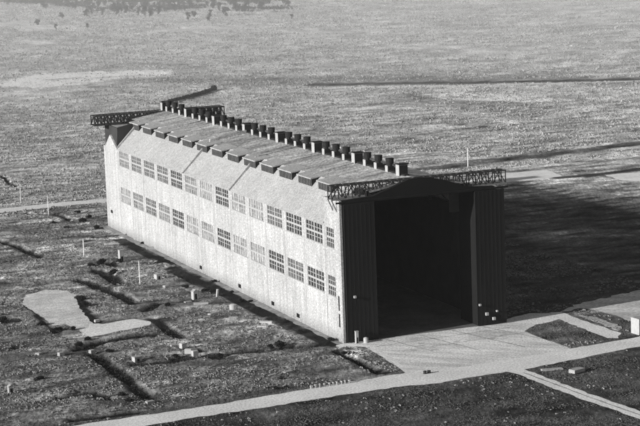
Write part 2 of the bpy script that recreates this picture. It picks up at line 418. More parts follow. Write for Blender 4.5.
# left wall in bands and piers, real openings
mb = MB()
edges = sorted([(8.4-3.2, 8.4+3.2)] + [(c-h, c+h) for c, h in wins])
mb.box(0, .8, 0, L, 0, low[0][0]); mb.box(0, .8, 0, L, low[0][1], low[1][0])
mb.box(0, .8, 0, L, low[1][1], SL0)
for z0, z1 in low:
    y = 0
    for a, c in edges:
        mb.box(0, .8, y, a, z0, z1); y = c
    mb.box(0, .8, y, L, z0, z1)
mb.box(0, .8, 0, 13, SL0, 46)                                        # front tower side
mb.prism_x([(250, SL0), (268.5, SL0), (260.3, 42.2)], 0, .8)         # rear tower fin
mb.build('left_wall', M['wall'], hg)
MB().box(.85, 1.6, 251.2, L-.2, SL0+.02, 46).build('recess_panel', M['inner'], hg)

DARK = {0: [3, 2, 2, 2, 1, 1, 2, 3, 0, 3, 2, 1, 0, 0, 0], 1: [3, 2, 1, 2, 1, 3, 3, 0, 3, 3, 0, 1, 0, 1]}
up_shade = [0, 0, 1, 3, 3, 0, 3, 2, 0, 1, 1, 1, 2]       # k = 0 (nearest) .. 12
lo_shade = [0, 1, 0, 3, 3, 0, 3, 3, 0, 2, 1, 2, 3]
def window(c, hw, z0, z1, shade, cols):
    g_ = MB().box(.35, .45, c-hw, c+hw, z0, z1).build('window', M['glass%d' % shade], hg)
    m = MB(); mid = (z0+z1)/2
    ry = lambda i: c-hw+2*hw*i/cols
    m.box(.12, .30, c-hw, c+hw, mid-.32, mid+.32)
    if cols > 4: m.box(.10, .31, c-.35, c+.35, z0, z1)
    for i in range(1, cols):
        if cols > 4 and i == cols//2: continue
        m.box(.16, .29, ry(i)-.16, ry(i)+.16, z0, z1)
    for zz in (z0+(mid-z0)*.5, mid+(z1-mid)*.5):
        m.box(.18, .28, c-hw, c+hw, zz-.09, zz+.09)
    m.box(.10, .32, c-hw, c-hw+.25, z0, z1); m.box(.10, .32, c+hw-.25, c+hw, z0, z1)
    m.build('frame', M['bar'], g_)
    MB().box(-.22, -.01, c-hw-.2, c+hw+.2, z0-.3, z0-.05).build('sill', M['bar'], g_)
    return g_
for k, (c, hw) in enumerate(wins):
    for row, (z0, z1) in enumerate(low):
        window(c, hw, z0, z1, (lo_shade, up_shade)[row][k], 6)
for row, (z0, z1) in enumerate(low): window(8.4, 3.2, z0, z1, 0, 4)
# slot doors near the front corner
for z0, z1 in ((2.6+3, 8.6+1), (10.6, 15.0)):
    pass
MB().box(-.06, -.01, 2.2, 3.4, 4.8, 9.2).build('slot_door', M['dark_paint'], hg)
MB().box(-.06, -.01, 2.2, 3.4, 10.2, 15.0).build('slot_door', M['dark_paint'], hg)
MB().box(-.05, -.01, 12.5, 12.9, 6.0, 12.5).build('downpipe', M['steel_light'], hg)
for (yy, zz) in ((96, 1.6), (62, 1.2), (38, 1.3), (140, 1.4), (262, 7)):
    MB().box(-.30, -.01, yy, yy+2.2, zz, zz+1.3).build('wall_hatch', M['portal'], hg)

# right wall, inner lining
MB().prism_x([(0, 0), (L, 0), (L, 46), (252, 46), (252, SL0), (13, SL0), (13, 46), (0, 46)], W-.8, W).build('right_wall', M['wall'], hg)
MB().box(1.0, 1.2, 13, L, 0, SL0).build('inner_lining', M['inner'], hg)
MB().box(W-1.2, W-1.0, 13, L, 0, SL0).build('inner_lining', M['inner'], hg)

# steep slopes
t = .45
for sgn in (0, 1):
    fx = (lambda x: x) if sgn == 0 else (lambda x: W-x)
    poly = [(-.25, SL0-.02), (SLT[0], SLT[1]), (SLT[0], SLT[1]-t*1.5), (.3, SL0-.02)]
    o = MB().prism_y([(fx(x), z) for x, z in poly], 13.03, 251.0).build('roof_slope', M['slope'], hg); recalc(o)
# upper roof
kr = (RZ-48.0)/(28-SLT[0])
o = MB().prism_y([(SLT[0]-.15, 48.02), (28, RZ), (W-SLT[0]+.15, 48.02), (W-SLT[0]+.15, 47.5), (28, RZ-.6), (SLT[0]-.15, 47.5)], 1.6, L-1.6).build('roof', M['roof'], hg); recalc(o)
# tower roofs
for a, c, y0, y1 in ((.8, SLT[0]-.2, 1.6, 12.55), (W-SLT[0]+.2, W-.8, 1.6, 12.55), (1.7, SLT[0]-.2, 251.5, L-.2), (W-SLT[0]+.2, W-.8, 251.5, L-.2)):
    MB().box(a, c, y0, y1, 45.5, 46.0).build('tower_roof', M['roof'], hg)
for a, c, y0, y1 in ((11.2, 11.33, 1.6, 12.58), (W-11.33, W-11.2, 1.6, 12.58), (11.2, 11.33, 251.5, L-.3), (W-11.33, W-11.2, 251.5, L-.3)):
    MB().box(a, c, y0, y1, 46.02, 47.95).build('roof_riser', M['portal'], hg)
# tower back plates that close the block above the slope
for fx in ((lambda x: x), (lambda x: W-x)):
    recalc(MB().prism_y([(fx(.8), 36.6), (fx(.8), 46), (fx(11.3), 46), (fx(11.3), 36.6)], 12.6, 13.0).build('tower_back', M['inner'], hg))
    recalc(MB().prism_y([(fx(.2), 36.9), (fx(1.0), 46.2), (fx(11.6), 48.3), (fx(11.6), 46.6)], 251.05, 251.45).build('tower_inner_face', M['inner'], hg))  # second plate: shade of this outer face put into its dark colour
# ribs
def rib(y, w, hgt, x0=0.0, x1=11.2):
    sl = (48.0-SL0)/SLT[0]
    a = [(x0, SL0+sl*x0+.02), (x1, SL0+sl*x1+.02), (x1-hgt*.7, SL0+sl*x1+hgt*.7), (x0-hgt*.55, SL0+sl*x0+hgt*.55)]
    o = MB().prism_y(a, y, y+w).build('roof_rib', M['slope'], hg); recalc(o)
rib(103.4, .7, 1.0); rib(157.6, .7, 1.0); rib(249.6, .8, 1.0, 0.3, 11.2); rib(13.6, .7, .9, 0.3, 9.4)
for y in (103.6, 157.8, 49.1, 212.3):
    pass
# low kerbs running up the upper roof
for y, w, kh in ((158, .8, 1.3), (103.5, .5, .5), (212, .4, .5), (49, .4, .4)):
    o = MB().prism_y([(11.6, 48.06), (27, 48.0+kr*15.4+.04), (27, 48.0+kr*15.4+kh), (11.6, 48.02+kh)], y, y+w).build('roof_kerb', M['roof'], hg); recalc(o)
# expansion joints and stains on the long wall are shallow pilaster lines
for k in range(14):
    y = 13.02+PITCHW*k
    if y < 268: MB().box(-.07, -.005, y-.14, y+.14, .3, 36.0).build('wall_joint', M['bar'], hg)
# slab dormers along the break of the roof
for k in range(13):
    c = 40.25+PITCHW*k - 8.9
    if c > 250: break
    y0, y1 = c-6.4, c+6.0
    xo = 8.2
    zt = lambda x: 48.02+kr*(x-SLT[0])+.30
    zs = lambda x: SL0 + (48.0-SL0)/SLT[0]*x
    d = MB().prism_y([(xo-.5, zt(xo-.5)), (14.5, zt(14.5)-.12), (14.5, zt(14.5)-.5), (xo-.5, zt(xo-.5)-.38)], y0-.3, y1+.3).build('dormer', M['slope'], hg); recalc(d)
    f = MB().prism_y([(xo, zs(xo)-.1), (xo, zt(xo)-.42), (12.2, zt(12.2)-.42), (12.2, 47.9), (SLT[0], 47.8)], y0, y1).build('dormer_side', M['vent_dark'], d); recalc(f)  # shade of the dormer's sides sits in this dark colour
    s = MB()
    for j in range(9):
        yy = y0+.5+j*(y1-y0-1)/8
        s.box(xo-.12, xo-.01, yy-.10, yy+.10, zs(xo)+.1, zt(xo)-.45)
    s.build('louvre_or_shade', M['steel_light'], d)

# front portal
top = [(0, 46.05), (11.8, 46.6), (17, 48.3), (24.5, 50.9), (28, 51.2), (32, 50.8), (38.5, 49.2), (44.4, 46.9), (56, 46.05)]
hdr = [(11.3, 44.9)] + [(11.3, 46.65)] + top[1:8] + [(48.2, 46.45), (48.2, 44.9)]
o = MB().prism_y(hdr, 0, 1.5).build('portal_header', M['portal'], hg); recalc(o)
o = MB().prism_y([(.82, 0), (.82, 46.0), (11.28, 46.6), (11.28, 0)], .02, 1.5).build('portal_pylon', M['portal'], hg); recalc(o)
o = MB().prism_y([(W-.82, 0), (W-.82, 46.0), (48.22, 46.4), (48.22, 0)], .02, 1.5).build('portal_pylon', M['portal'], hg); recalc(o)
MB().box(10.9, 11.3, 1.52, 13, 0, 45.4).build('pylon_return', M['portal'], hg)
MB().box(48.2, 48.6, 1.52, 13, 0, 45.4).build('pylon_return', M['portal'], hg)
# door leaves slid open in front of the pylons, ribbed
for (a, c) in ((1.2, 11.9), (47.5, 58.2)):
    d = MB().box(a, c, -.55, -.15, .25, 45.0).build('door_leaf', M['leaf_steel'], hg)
    r = MB()
    n = 7
    for i in range(n+1): r.box(a+(c-a-.35)*i/n, a+(c-a-.35)*i/n+.35, -.60, -.56, .3, 44.9)
    for z in (.3, 11, 22, 33, 44.4): r.box(a+.36, c-.36, -.59, -.57, z, z+.4)
    r.build('stiffener', M['leaf_steel'], d)
MB().box(-1.2, 59.8, -.5, -.1, 45.15, 45.75).build('door_rail', M['portal'], hg)
def on_face(px, py, yy=-.95):
    d_ = FWD*FOC + RT*(px-320) - UPV*(py-213); q_ = CP + (yy-CP[1])/d_[1]*d_
    return q_
for px, py, a_ in ((355, 297, .7), (480, 305, .6), (487, 314, .9), (494, 318.5, .9), (497, 311, .5)):
    q_ = on_face(px, py)
    MB().box(q_[0]-a_/2, q_[0]+a_/2, -1.3, -.68, q_[2]-a_/2, q_[2]+a_/2).build('lamp_housing', M['white'], hg)
MB().box(1.2, W-1.2, .3, L-1, .01, .05).build('hangar_floor', M['floor'], hg)
# closed rear end
o = MB().prism_y([(.8, 0), (.8, 46), (11.8, 46.3), (22.8, 50), (28, RZ-.7), (33.2, 50), (44.2, 46.3), (W-.8, 46), (W-.8, 0)], L-1.5, L-.3).build('rear_wall', M['inner'], hg); recalc(o)
# interior roof trusses
for y in range(30, 250, 18):
    m = MB()
    pr = [(1.2, 36), (11.5, 46.5), (28, 49), (44.5, 46.5), (54.8, 36)]
    for a, c in zip(pr[:-1], pr[1:]): m.beam((a[0], y, a[1]-.6), (c[0], y, c[1]-.6), .4)
    m.build('roof_frame', M['steel'], hg)

# lattice gantry trusses across both ends
def lattice(x0, x1, y0, y1, z0, z1, n, nm, rail=True):
    fr = MB(); g_ = 1.0 if rail else 1.35
    for y in (y0, y1):
        for i in range(n+1):
            x = x0+(x1-x0)*i/n
            fr.beam((x, y, z0), (x, y, z1), .30*g_)
            if i < n:
                x2 = x0+(x1-x0)*(i+1)/n
                if i % 2 == 0: fr.beam((x, y, z0), (x2, y, z1), .26*g_)
                else: fr.beam((x, y, z1), (x2, y, z0), .26*g_)
                if i % 3 == 1: fr.beam((x, y, z1), (x2, y, z0), .22*g_)
        fr.beam((x0-.2, y, z1), (x1+.2, y, z1), .42*g_)
        fr.beam((x0-.2, y, (z0*.45+z1*.55)), (x1+.2, y, (z0*.45+z1*.55)), .16*g_)
    for i in range(n+1):
        x = x0+(x1-x0)*i/n
        fr.beam((x, y0, z1), (x, y1, z1), .25*g_)
        if i < n and i % 2: fr.beam((x, y0, z1), (x0+(x1-x0)*(i+1)/n, y1, z1), .2*g_)
    o = fr.build(nm, M['steel'], hg)
    lo = MB()
    for y in (y0, y1): MB().beam((x0-.3, y, z0), (x1+.3, y, z0), .45).build('lower_chord', M['steel_light'] if rail else M['steel'], o)
    return o
lattice(-1.6, 60.2, 2.0, 5.0, 46.25, 50.6, 26, 'gantry_truss')
lattice(-5.6, 54.8, 263.5, 269.5, 46.3, 50.4, 40, 'gantry_truss', False)
MB().box(-5.6, 54.8, 263.6, 269.4, 46.05, 46.2).build('gantry_deck', M['steel'], hg)
# outer end brackets under the gantry
for x, s in ((-1.6, .4), (60.2, -1)):
    for y in (2.0, 5.0):
        MB().beam((x, y, 46.0), (x+s*3.9, y, 42.4), .35).build('gantry_bracket', M['steel_light'], hg)

# ridge ventilators and turrets
MB().box(27.2, 28.8, 9, 266, RZ-.25, RZ+.42).build('ridge_curb', M['vent_dark'], hg)
def turret(y):
    b_ = MB().box(26.4, 29.6, y-1.2, y+1.3, RZ-.4, RZ+3.3).build('ridge_turret', M['vent_body'], hg)
    MB().box(26.5, 29.5, y-1.30, y-1.22, RZ-.2, RZ+3.1).build('door', M['vent_dark'], b_)  # dark plate paints shade over the turret's front, not a real door
    MB().box(26.2, 29.9, y-1.5, y+1.6, RZ+3.32, RZ+3.65).build('cap', M['vent_dark'], b_)
proto = None
def vent(y):
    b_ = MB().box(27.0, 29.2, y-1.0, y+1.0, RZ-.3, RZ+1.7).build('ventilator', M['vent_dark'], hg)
    MB().box(26.8, 26.98, y-.95, y+.95, RZ-.2, RZ+1.9).build('sunlit_side', M['vent_body'], b_)  # pale strip paints the sunlit side onto the dark body
    MB().box(27.0, 30.3, y-1.12, y-1.02, RZ-.8, RZ+1.3).build('louvre_or_shade', M['vent_dark'], b_)  # dark plate paints shade over the front and beside it
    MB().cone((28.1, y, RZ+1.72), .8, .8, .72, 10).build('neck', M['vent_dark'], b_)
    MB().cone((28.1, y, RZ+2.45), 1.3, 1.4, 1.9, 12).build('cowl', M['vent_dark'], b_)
for k in range(8):
    y = 12.9+36.7*k
    turret(min(y, 267))
    if k < 7:
        for j in (1, 2, 3): vent(y+9.175*j+.6)

# ================================================================== foliage
def leaf_cloud(n, blobs, size, seed, flat=.9):
    r = np.random.default_rng(seed)
    w = np.array([b_[3]**2 for b_ in blobs]); idx = r.choice(len(blobs), n, p=w/w.sum())
    B = np.array(blobs)[idx]
    d = r.normal(size=(n, 3)); d /= np.linalg.norm(d, axis=1)[:, None]
    rad = r.uniform(.55, 1.05, n)[:, None]
    c = B[:, :3] + d*rad*B[:, 3:4]*np.array([1, 1, flat])
    return quads_at(c, size, r)
def quads_at(c, size, r):
    n = len(c)
    a = r.normal(size=(n, 3)); a /= np.linalg.norm(a, axis=1)[:, None]
    b_ = np.cross(a, r.normal(size=(n, 3))); b_ /= np.linalg.norm(b_, axis=1)[:, None]
    s = (size*r.uniform(.6, 1.4, n))[:, None]
    v = np.stack([c-a*s, c-b_*s*.7, c+a*s, c+b_*s*.7], 1).reshape(-1, 3)
    f = np.arange(4*n).reshape(n, 4)
    return v, f
def npmesh(name, v, f, mat, parent=None):
    me = bpy.data.meshes.new(name); me.vertices.add(len(v)); me.vertices.foreach_set('co', v.astype(np.float32).ravel())
    k = f.shape[1]
    me.loops.add(f.size); me.loops.foreach_set('vertex_index', f.astype(np.int32).ravel())
    me.polygons.add(len(f)); me.polygons.foreach_set('loop_start', (np.arange(len(f))*k).astype(np.int32))
    me.update(calc_edges=True); me.materials.append(mat)
    o = bpy.data.objects.new(name, me); COL.objects.link(o)
    if parent: o.parent = parent
    return o

def make_tree(seed, hgt, name='tree'):
    r = random.Random(seed)
    root = thing(name, 'dark tree in the scattered wood on the far edge of the plain', 'tree', group='trees on the far edge of the plain')
    m = MB(); m.cone((0, 0, -.3), .035*hgt, .018*hgt, hgt*.6, 7)
    for i in range(4):
        a = i*1.6+r.random(); m.beam((0, 0, hgt*(.3+.08*i)), (math.cos(a)*hgt*.24, math.sin(a)*hgt*.24, hgt*(.52+.09*i)), .02*hgt)
    m.build('trunk', M['bark'], root)
    bl = [(0, 0, hgt*.62, hgt*.24), (0, hgt*.05, hgt*.30, hgt*.17), (hgt*.05, 0, hgt*.13, hgt*.14)]
    for i in range(7):
        a = r.uniform(0, 6.28); d = r.uniform(.14, .28)*hgt
        bl.append((math.cos(a)*d, math.sin(a)*d, hgt*r.uniform(.28, .90), hgt*r.uniform(.10, .19)))
    v, f = leaf_cloud(620, bl, hgt*.038, seed)
    npmesh('crown', v, f, M['far_leaf' if seed % 2 else 'far_leaf2'], root)
    return root
protos = []
tp = []
rr = random.Random(5)
for i in range(270):
    x = rr.uniform(40, 292); y = rr.choice([rr.uniform(-5, 6), rr.uniform(-2, 12), rr.uniform(3, 17)])
    if x < 75 and y > 9: continue
    if i % 6 == 0: x = rr.uniform(-8, 60); y = rr.uniform(-5, 5)
    if x > 245 and y > 6: continue
    tp.append((x, y, rr.uniform(7, 13.5)))
tp += [(38, 25, 9), (56, 29, 8), (88, 28, 7), (209, 21, 11), (188, 19, 9), (62, 18, 9), (262, 9, 12), (292, 19, 8), (150, 17, 10)]
nm = 0
for i, (x, y, h) in enumerate(tp):
    gx, gy = gp(x, y)
    if i < 6:
        o = make_tree(100+i, 10); o.location = (gx, gy, 0); o.scale = (h/10,)*3; protos.append(o)
    else:
        s = h/10; o = dup(protos[i % 6], (gx, gy, 0), rr.uniform(0, 6.28), (s*rr.uniform(.75, 1.5), s*rr.uniform(.75, 1.5), s))
gx, gy = gp(226, 16)
o = dup(protos[2], (gx, gy, 0), 1.0, (1.9, 1.9, 1.5), 'largest lone round tree standing out in front of the far wood'); 
if 'group' in o: del o['group']

# undergrowth of the far wood, one mass
n = 60000
ux = rng.uniform(-5, 285, n); uy = -5+16*rng.random(n)
gq = np.array([gp(a, b_) for a, b_ in zip(ux[:9000], uy[:9000])])
idx_ = rng.integers(0, 9000, n); q_ = gq[idx_]+rng.normal(0, 6, (n, 2))*np.array([1, 4])
km = fbm(q_[:, 0], q_[:, 1]*.4, 45, 19, 3) > .52+.14*np.clip((uy[idx_]-2)/9, 0, 1)
q_ = q_[km]; hz_ = rng.random(len(q_))**1.5*6*fbm(q_[:, 0], q_[:, 1]*.5, 14, 29, 2)
v, f = quads_at(np.column_stack([q_, hz_]), 1.1, rng)
tag(npmesh('undergrowth', v, f, M['far_leaf2']), 'hazy undergrowth between the far trees', 'undergrowth', None, 'stuff')

# bushes in the foreground field
def make_bush(seed):
    r = random.Random(seed)
    root = thing('bush', 'low dark bush in the rough field left of the hangar', 'bush', group='bushes in the rough field')
    bl = [(r.uniform(-.9, .9), r.uniform(-.9, .9), r.uniform(.5, 1.1), r.uniform(.6, 1.0)) for i in range(6)]
    v, f = leaf_cloud(700, bl, .17, seed, .8); v[:, 2] = np.maximum(v[:, 2], -.1)
    npmesh('foliage', v, f, M['leaf'], root)
    m = MB()
    for i in range(5): m.beam((0, 0, -.2), (r.uniform(-.8, .8), r.uniform(-.8, .8), r.uniform(.7, 1.3)), .06)
    m.build('stem', M['bark'], root); return root
bpx = [(78,213,1.3),(83,222,1.7),(88,218,1.4),(54,224,1.2),(96,228,1.3),(108,224,1.2),(66,229,1.2),(100,264,1.8),(108,268,1.6),(114,274,1.7),(92,266,1.3),(86,258,1.2),(118,262,1.3),
       (5,322,1.9),(4,386,1.8),(84,306,1.5),(80,300,1.5),(93,322,1.3),(44,325,1.3),(55,331,1.2),(23,297,1.2),(60,330,.9),(80,346,1.4),(88,350,1.5),(86,340,1.2),(72,330,1.1),
       (148,258,1.3),(160,262,1.2),(186,288,1.2),(172,300,1.2),(283,346,1.7),(270,349,1.2),(242,361,1.4),(220,358,1.3),(332,341,1.3),(150,312,1.4),(166,306,1.2),(206,292,1.2),
       (262,404-12,.8),(276,389.5,.8),(286,388,.7),(296,386.5,.8),(120,396,1.1),(130,402,1.1),(20,402,1.1),(40,380,1.1),(110,352,1.1),(30,340,1.0),(14,350,1.0),(240,302,1.1),(262,314,1.1),
       (300,333,1.1),(345,354,1.0),(362,362,1.0),(200,352,.9),(175,358,1.0)]
bp = []
bpx = bpx[:4]+[q for i, q in enumerate(bpx[4:]) if i % 3 != 1]
for i, (x, y, s) in enumerate(bpx):
    s *= .8
    gx, gy = gp(x, y)
    if i < 4: o = make_bush(300+i); o.location = (gx, gy, 0); o.scale = (s, s, s*.85); bp.append(o)
    else: dup(bp[i % 4], (gx, gy, 0), rr.uniform(0, 6.28), (s*rr.uniform(.9, 1.3), s*rr.uniform(.9, 1.3), s*.85))

hx = P((163,104.5),(176,101),(190,97.5),(203,94),(214,90))
bl = []
for (ax, ay), (bx, by) in zip(hx[:-1], hx[1:]):
    k = int(math.hypot(bx-ax, by-ay)/2.5)
    for j in range(k): bl.append((ax+(bx-ax)*j/k, ay+(by-ay)*j/k, 1.2, rr.uniform(.9, 1.7)))
bl += [(hx[-1][0], hx[-1][1], 1.5, 2.4)]
hd = thing('hedge', 'long dark hedge running away over the plain behind the rear end of the roof', 'hedge', (hx[0][0], hx[0][1], 0))
v, f = leaf_cloud(6000, [(a-hx[0][0], b_-hx[0][1], c_, d_) for a, b_, c_, d_ in bl], .6, 9); npmesh('foliage', v, f, M['leaf'], hd)
m = MB()
for a, b_, c_, d_ in bl[::6]: m.beam((a-hx[0][0], b_-hx[0][1], -.2), (a-hx[0][0]+.3, b_-hx[0][1], 1.6), .15)
m.build('stem', M['bark'], hd)

# rank weeds filling the ditches and banks (uncountable)
C = []
for pts, hw in DITCH:
    for (ax, ay), (bx, by) in zip(pts[:-1], pts[1:]):
        Ls = math.hypot(bx-ax, by-ay); n = int(Ls*hw*5)
        t_ = rng.random(n); off = rng.uniform(-hw*.95, hw*.95, n)
        nxv, nyv = -(by-ay)/Ls, (bx-ax)/Ls
        px_ = ax+(bx-ax)*t_+nxv*off; py_ = ay+(by-ay)*t_+nyv*off
        clump = fbm(px_, py_, 4, 8, 2)
        pz_ = -.9+rng.random(n)*(.35+1.3*np.clip(clump-.3, 0, 1))
        C.append(np.stack([px_, py_, pz_], 1))
C = np.concatenate(C); 
ok = ~inside(C[:, 0], C[:, 1], HANG)
for poly in PAVED: ok &= ~inside(C[:, 0], C[:, 1], poly)
v, f = quads_at(C[ok], .22, rng)
tag(npmesh('scrub', v, f, M['scrub']), 'dark rank weeds filling the ditches of the rough field', 'weeds', None, 'stuff')

# grass tufts
n = 170000
tx = rng.uniform(-165, 130, n); ty = -130+rng.random(n)**1.3*470
keepm = fbm(tx, ty, 9, 66, 3) > .36
for poly in PAVED+[HANG, KERBLINE]:
    keepm &= ~inside(tx, ty, poly); keepm &= dline(tx, ty, poly+[poly[0]]) > .5
for pts_, hw_ in DITCH: keepm &= dline(tx, ty, pts_) > hw_*1.05
tx, ty = tx[keepm], ty[keepm]; hh = terrain(tx, ty)[1]
n = len(tx)
sz = rng.uniform(.14, .36, n)*(.6+.8*fbm(tx, ty, 9, 66, 3)); vs = []
ang = rng.uniform(0, 3.14, n)
for k in range(2):
    a = ang+k*1.57; dx, dy = np.cos(a)*sz*.9, np.sin(a)*sz*.9
    vs.append(np.stack([np.stack([tx-dx, ty-dy, hh-.05], 1), np.stack([tx+dx, ty+dy, hh-.05], 1),
              np.stack([tx+dx*.4+rng.normal(0, .1, n), ty+dy*.4, hh+sz*.75], 1), np.stack([tx-dx*.5, ty-dy*.5+rng.normal(0, .1, n), hh+sz*.6], 1)], 1))
v = np.concatenate(vs).reshape(-1, 3)
tag(npmesh('grass', v, np.arange(len(v)).reshape(-1, 4), M['tuft']), 'coarse grass tufts over the field', 'grass', None, 'stuff')

# pale dry clumps in the near field
n = 60000
ax_ = rng.uniform(-165, 130, n); ay_ = -125+rng.random(n)*400
km = fbm(ax_*.5, ay_, 8, 166, 3)+.12*rng.random(n) > .60
for poly in PAVED+[HANG, KERBLINE]:
    km &= ~inside(ax_, ay_, poly); km &= dline(ax_, ay_, poly+[poly[0]]) > .8
for pts_, hw_ in DITCH: km &= dline(ax_, ay_, pts_) > hw_+.5
km &= (ay_ > -52) | (rng.random(n) < .12)
ax_, ay_ = ax_[km], ay_[km]; n = len(ax_); ah_ = terrain(ax_, ay_)[1]
sz = rng.uniform(.18, .55, n); vs = []; ang = rng.uniform(0, 3.14, n)
for k in range(2):
    a = ang+k*1.57; dx, dy = np.cos(a)*sz*1.2, np.sin(a)*sz*1.2
    vs.append(np.stack([np.stack([ax_-dx, ay_-dy, ah_-.1], 1), np.stack([ax_+dx, ay_+dy, ah_-.1], 1),
              np.stack([ax_+dx*.7, ay_+dy*.6, ah_+sz*.8], 1), np.stack([ax_-dx*.6, ay_-dy*.7, ah_+sz*.6], 1)], 1))
v = np.concatenate(vs).reshape(-1, 3)
M['dry'] = surface('dry_pale_grass', .30, [(0.5, 4, .4, 1.6, U, 0)], .95)
tag(npmesh('dry_grass', v, np.arange(len(v)).reshape(-1, 4), M['dry']), 'pale dry grass clumps in the rough near field', 'grass', None, 'stuff')

# scattered weed clumps on the open plain
n = 120000
fy = 330+rng.random(n)**1.25*2700
dd_ = fy+554
fx_ = -229+dd_*np.tan(YAW+rng.uniform(-.20, .21, n))
km = fbm(fx_, fy, 70, 12, 4)+.25*rng.random(n) > .50
for poly in [ROADL, FARP1, FARP2]: km &= ~inside(fx_, fy, poly)
for poly in [LIGHTS[0][0], LIGHTS[2][0]]: km &= ~(inside(fx_+40*(fbm(fx_, fy, 30, 71, 2)-.5), fy+160*(fbm(fx_, fy, 60, 72, 2)-.5), poly) & (rng.random(n) < .8))
for pts_, hw_, k_ in BANDS:
    if k_ < .3: km &= dline(fx_, fy, pts_) > hw_*1.6
fx_, fy = fx_[km], fy[km]; n = len(fx_); fh = terrain(fx_, fy)[1]
sz = rng.uniform(.35, 1.0, n)*(.7+fy/2600); vs = []
ang = rng.uniform(0, 3.14, n)
for k in range(2):
    a = ang+k*1.57; dx, dy = np.cos(a)*sz*.9, np.sin(a)*sz*.9
    vs.append(np.stack([np.stack([fx_-dx, fy-dy, fh-.1], 1), np.stack([fx_+dx, fy+dy, fh-.1], 1),
              np.stack([fx_+dx*.6, fy+dy*.6, fh+sz*rng.uniform(.5, 1.2, n)], 1), np.stack([fx_-dx*.7, fy-dy*.7, fh+sz*rng.uniform(.4, 1., n)], 1)], 1))
v = np.concatenate(vs).reshape(-1, 3)
M['plain_weed'] = surface('dry_plain_weeds', .37, [(0.03, 5, .5, 1.5, U, 0), (0.5, 4, .4, 1.7, U, 0)], .95)
tag(npmesh('weeds', v, np.arange(len(v)).reshape(-1, 4), M['plain_weed']), 'scattered dry weed clumps over the open plain', 'weeds', None, 'stuff')

# ================================================================== small things
def pole(px, py, h, label, arm=.0, r=.15, name='lamp_post'):
    x, y = gp(px, py); t_ = thing(name, label, 'pole', (x, y, 0))
    MB().cone((0, 0, -.2), r*1.2, r*.9, h+.2, 8).build('post', M['far_road'], t_)
    MB().cone((0, 0, 0), r*2, r*1.6, .4, 8).build('base', M['concrete'], t_)
    if arm: 
        MB().box(-arm, arm, -.12, .12, h-.3, h-.05).build('crossarm', M['white'], t_)
    else:
        MB().cone((0, 0, h+.01), .3, .22, .45, 8).build('lamp', M['white'], t_)
    return t_
pole(140, 284, 8.4, 'tall thin white pole in the rough field before the middle of the left wall')
pole(84, 256, 7.2, 'white pole with short crossarm beside pale bare patch left of the hangar', .6, .16)
pole(48.6, 215, 9.0, 'thin white pole at the near edge of the pale road left of the hangar', .0, .14)
pole(21, 204, 9.0, 'faint thin pole beyond the pale road, leftmost of the poles', .0, .11)
pole(468, 167, 10.0, 'lone white mast on the plain beyond the right side of the hangar roof', .0, .22, 'mast')

def hut(px, py, w, d, h, label, rz=0, name='hut', roof='gable', doorside=True, dark=False):
    x, y = gp(px, py); t_ = thing(name, label, 'hut', (x, y, 0), rz)
    if roof == 'gable':
        o = MB().prism_y([(-w/2, -.1), (w/2, -.1), (w/2, h*.78), (0, h*.95), (-w/2, h*.78)], -d/2, d/2).build('wall', M['white'], t_); recalc(o)
        m = MB(); e = .15
        for s in (-1, 1):
            m.add([(s*(w/2+e), -d/2-e, h*.78-.05), (s*(w/2+e), d/2+e, h*.78-.05), (0, d/2+e, h*.95+.06), (0, -d/2-e, h*.95+.06),
                   (s*(w/2+e), -d/2-e, h*.78+.05), (s*(w/2+e), d/2+e, h*.78+.05), (0, d/2+e, h), (0, -d/2-e, h)],
                  [(0,1,2,3),(4,7,6,5),(0,4,5,1),(1,5,6,2),(2,6,7,3),(3,7,4,0)])
        recalc(m.build('roof', M['concrete'], t_))
    else:
        MB().box(-w/2, w/2, -d/2, d/2, -.1, h-.15).build('wall', M['white'], t_)
        MB().box(-w/2-.1, w/2+.1, -d/2-.1, d/2+.1, h-.14, h).build('roof', M['concrete'], t_)
    MB().box(-min(.45, w*.25), min(.45, w*.25), -d/2-.05, -d/2-.01, 0, min(2.0, h*.6)).build('door', M['portal'], t_)
    return t_
hut(121.5, 261, 1.9, 1.7, 4.6, 'tall narrow white hut standing between dark weeds near the rear of the left wall', .1, 'sentry_hut', 'flat')
hut(195, 299, 2.0, 1.6, 3.6, 'small white gabled hut with pale slabs lying before it', .2, 'hut')
hut(158, 279, 2.4, 1.8, 2.0, 'low white shed with flat roof on the grass beside the wall-side weeds', .3, 'shed', 'flat')
hut(11, 393, 1.6, 1.4, 2.6, 'small pale hut at the lower left beside a large dark bush', .0, 'hut', 'gable')
hut(137, 361, 2.6, 1.8, 1.5, 'low white box hut alone beside the long dark ditch', .25, 'hut', 'flat')
hut(642, 333, 5.4, 4.2, 5.2, 'bright white building cut by the right edge of the picture', .1, 'white_building', 'flat')
hut(357, 343.4, .9, .8, 4.0, 'narrow white booth standing at the foot of the left hangar door leaf', 0, 'booth', 'flat')

def slab(px, py, w, d, h, rz, label, tilt=0.0, mat='concrete'):
    x, y = gp(px, py)
    m = MB(); c = .06*min(w, d)
    m.prism_y([(-w/2, 0), (w/2, 0), (w/2, h-c), (w/2-c, h), (-w/2+c, h), (-w/2, h-c)], -d/2, d/2)
    o = recalc(m.build('concrete_block', M[mat], None, (x, y, 0))); o.rotation_euler = (tilt, 0, rz)
    return tag(o, label, 'block')
slab(201, 304.5, 5.2, 1.4, .7, -.35, 'long pale slab lying in front of the gabled white hut')
slab(188, 303, 2.6, 1.2, .6, .2, 'short pale slab left of the gabled white hut', 0)
slab(213, 315, 4.0, 1.3, .8, .5, 'bent pale slab in the grass below the round white tank', 0)
slab(207, 318, 2.4, 1.2, .5, .2, 'pale slab lying nearest the ditch under the bent slab')
slab(266, 323.5, 4.2, 1.2, .8, -.6, 'upper of two parallel white slabs beside the wall ditch', 0, 'white')
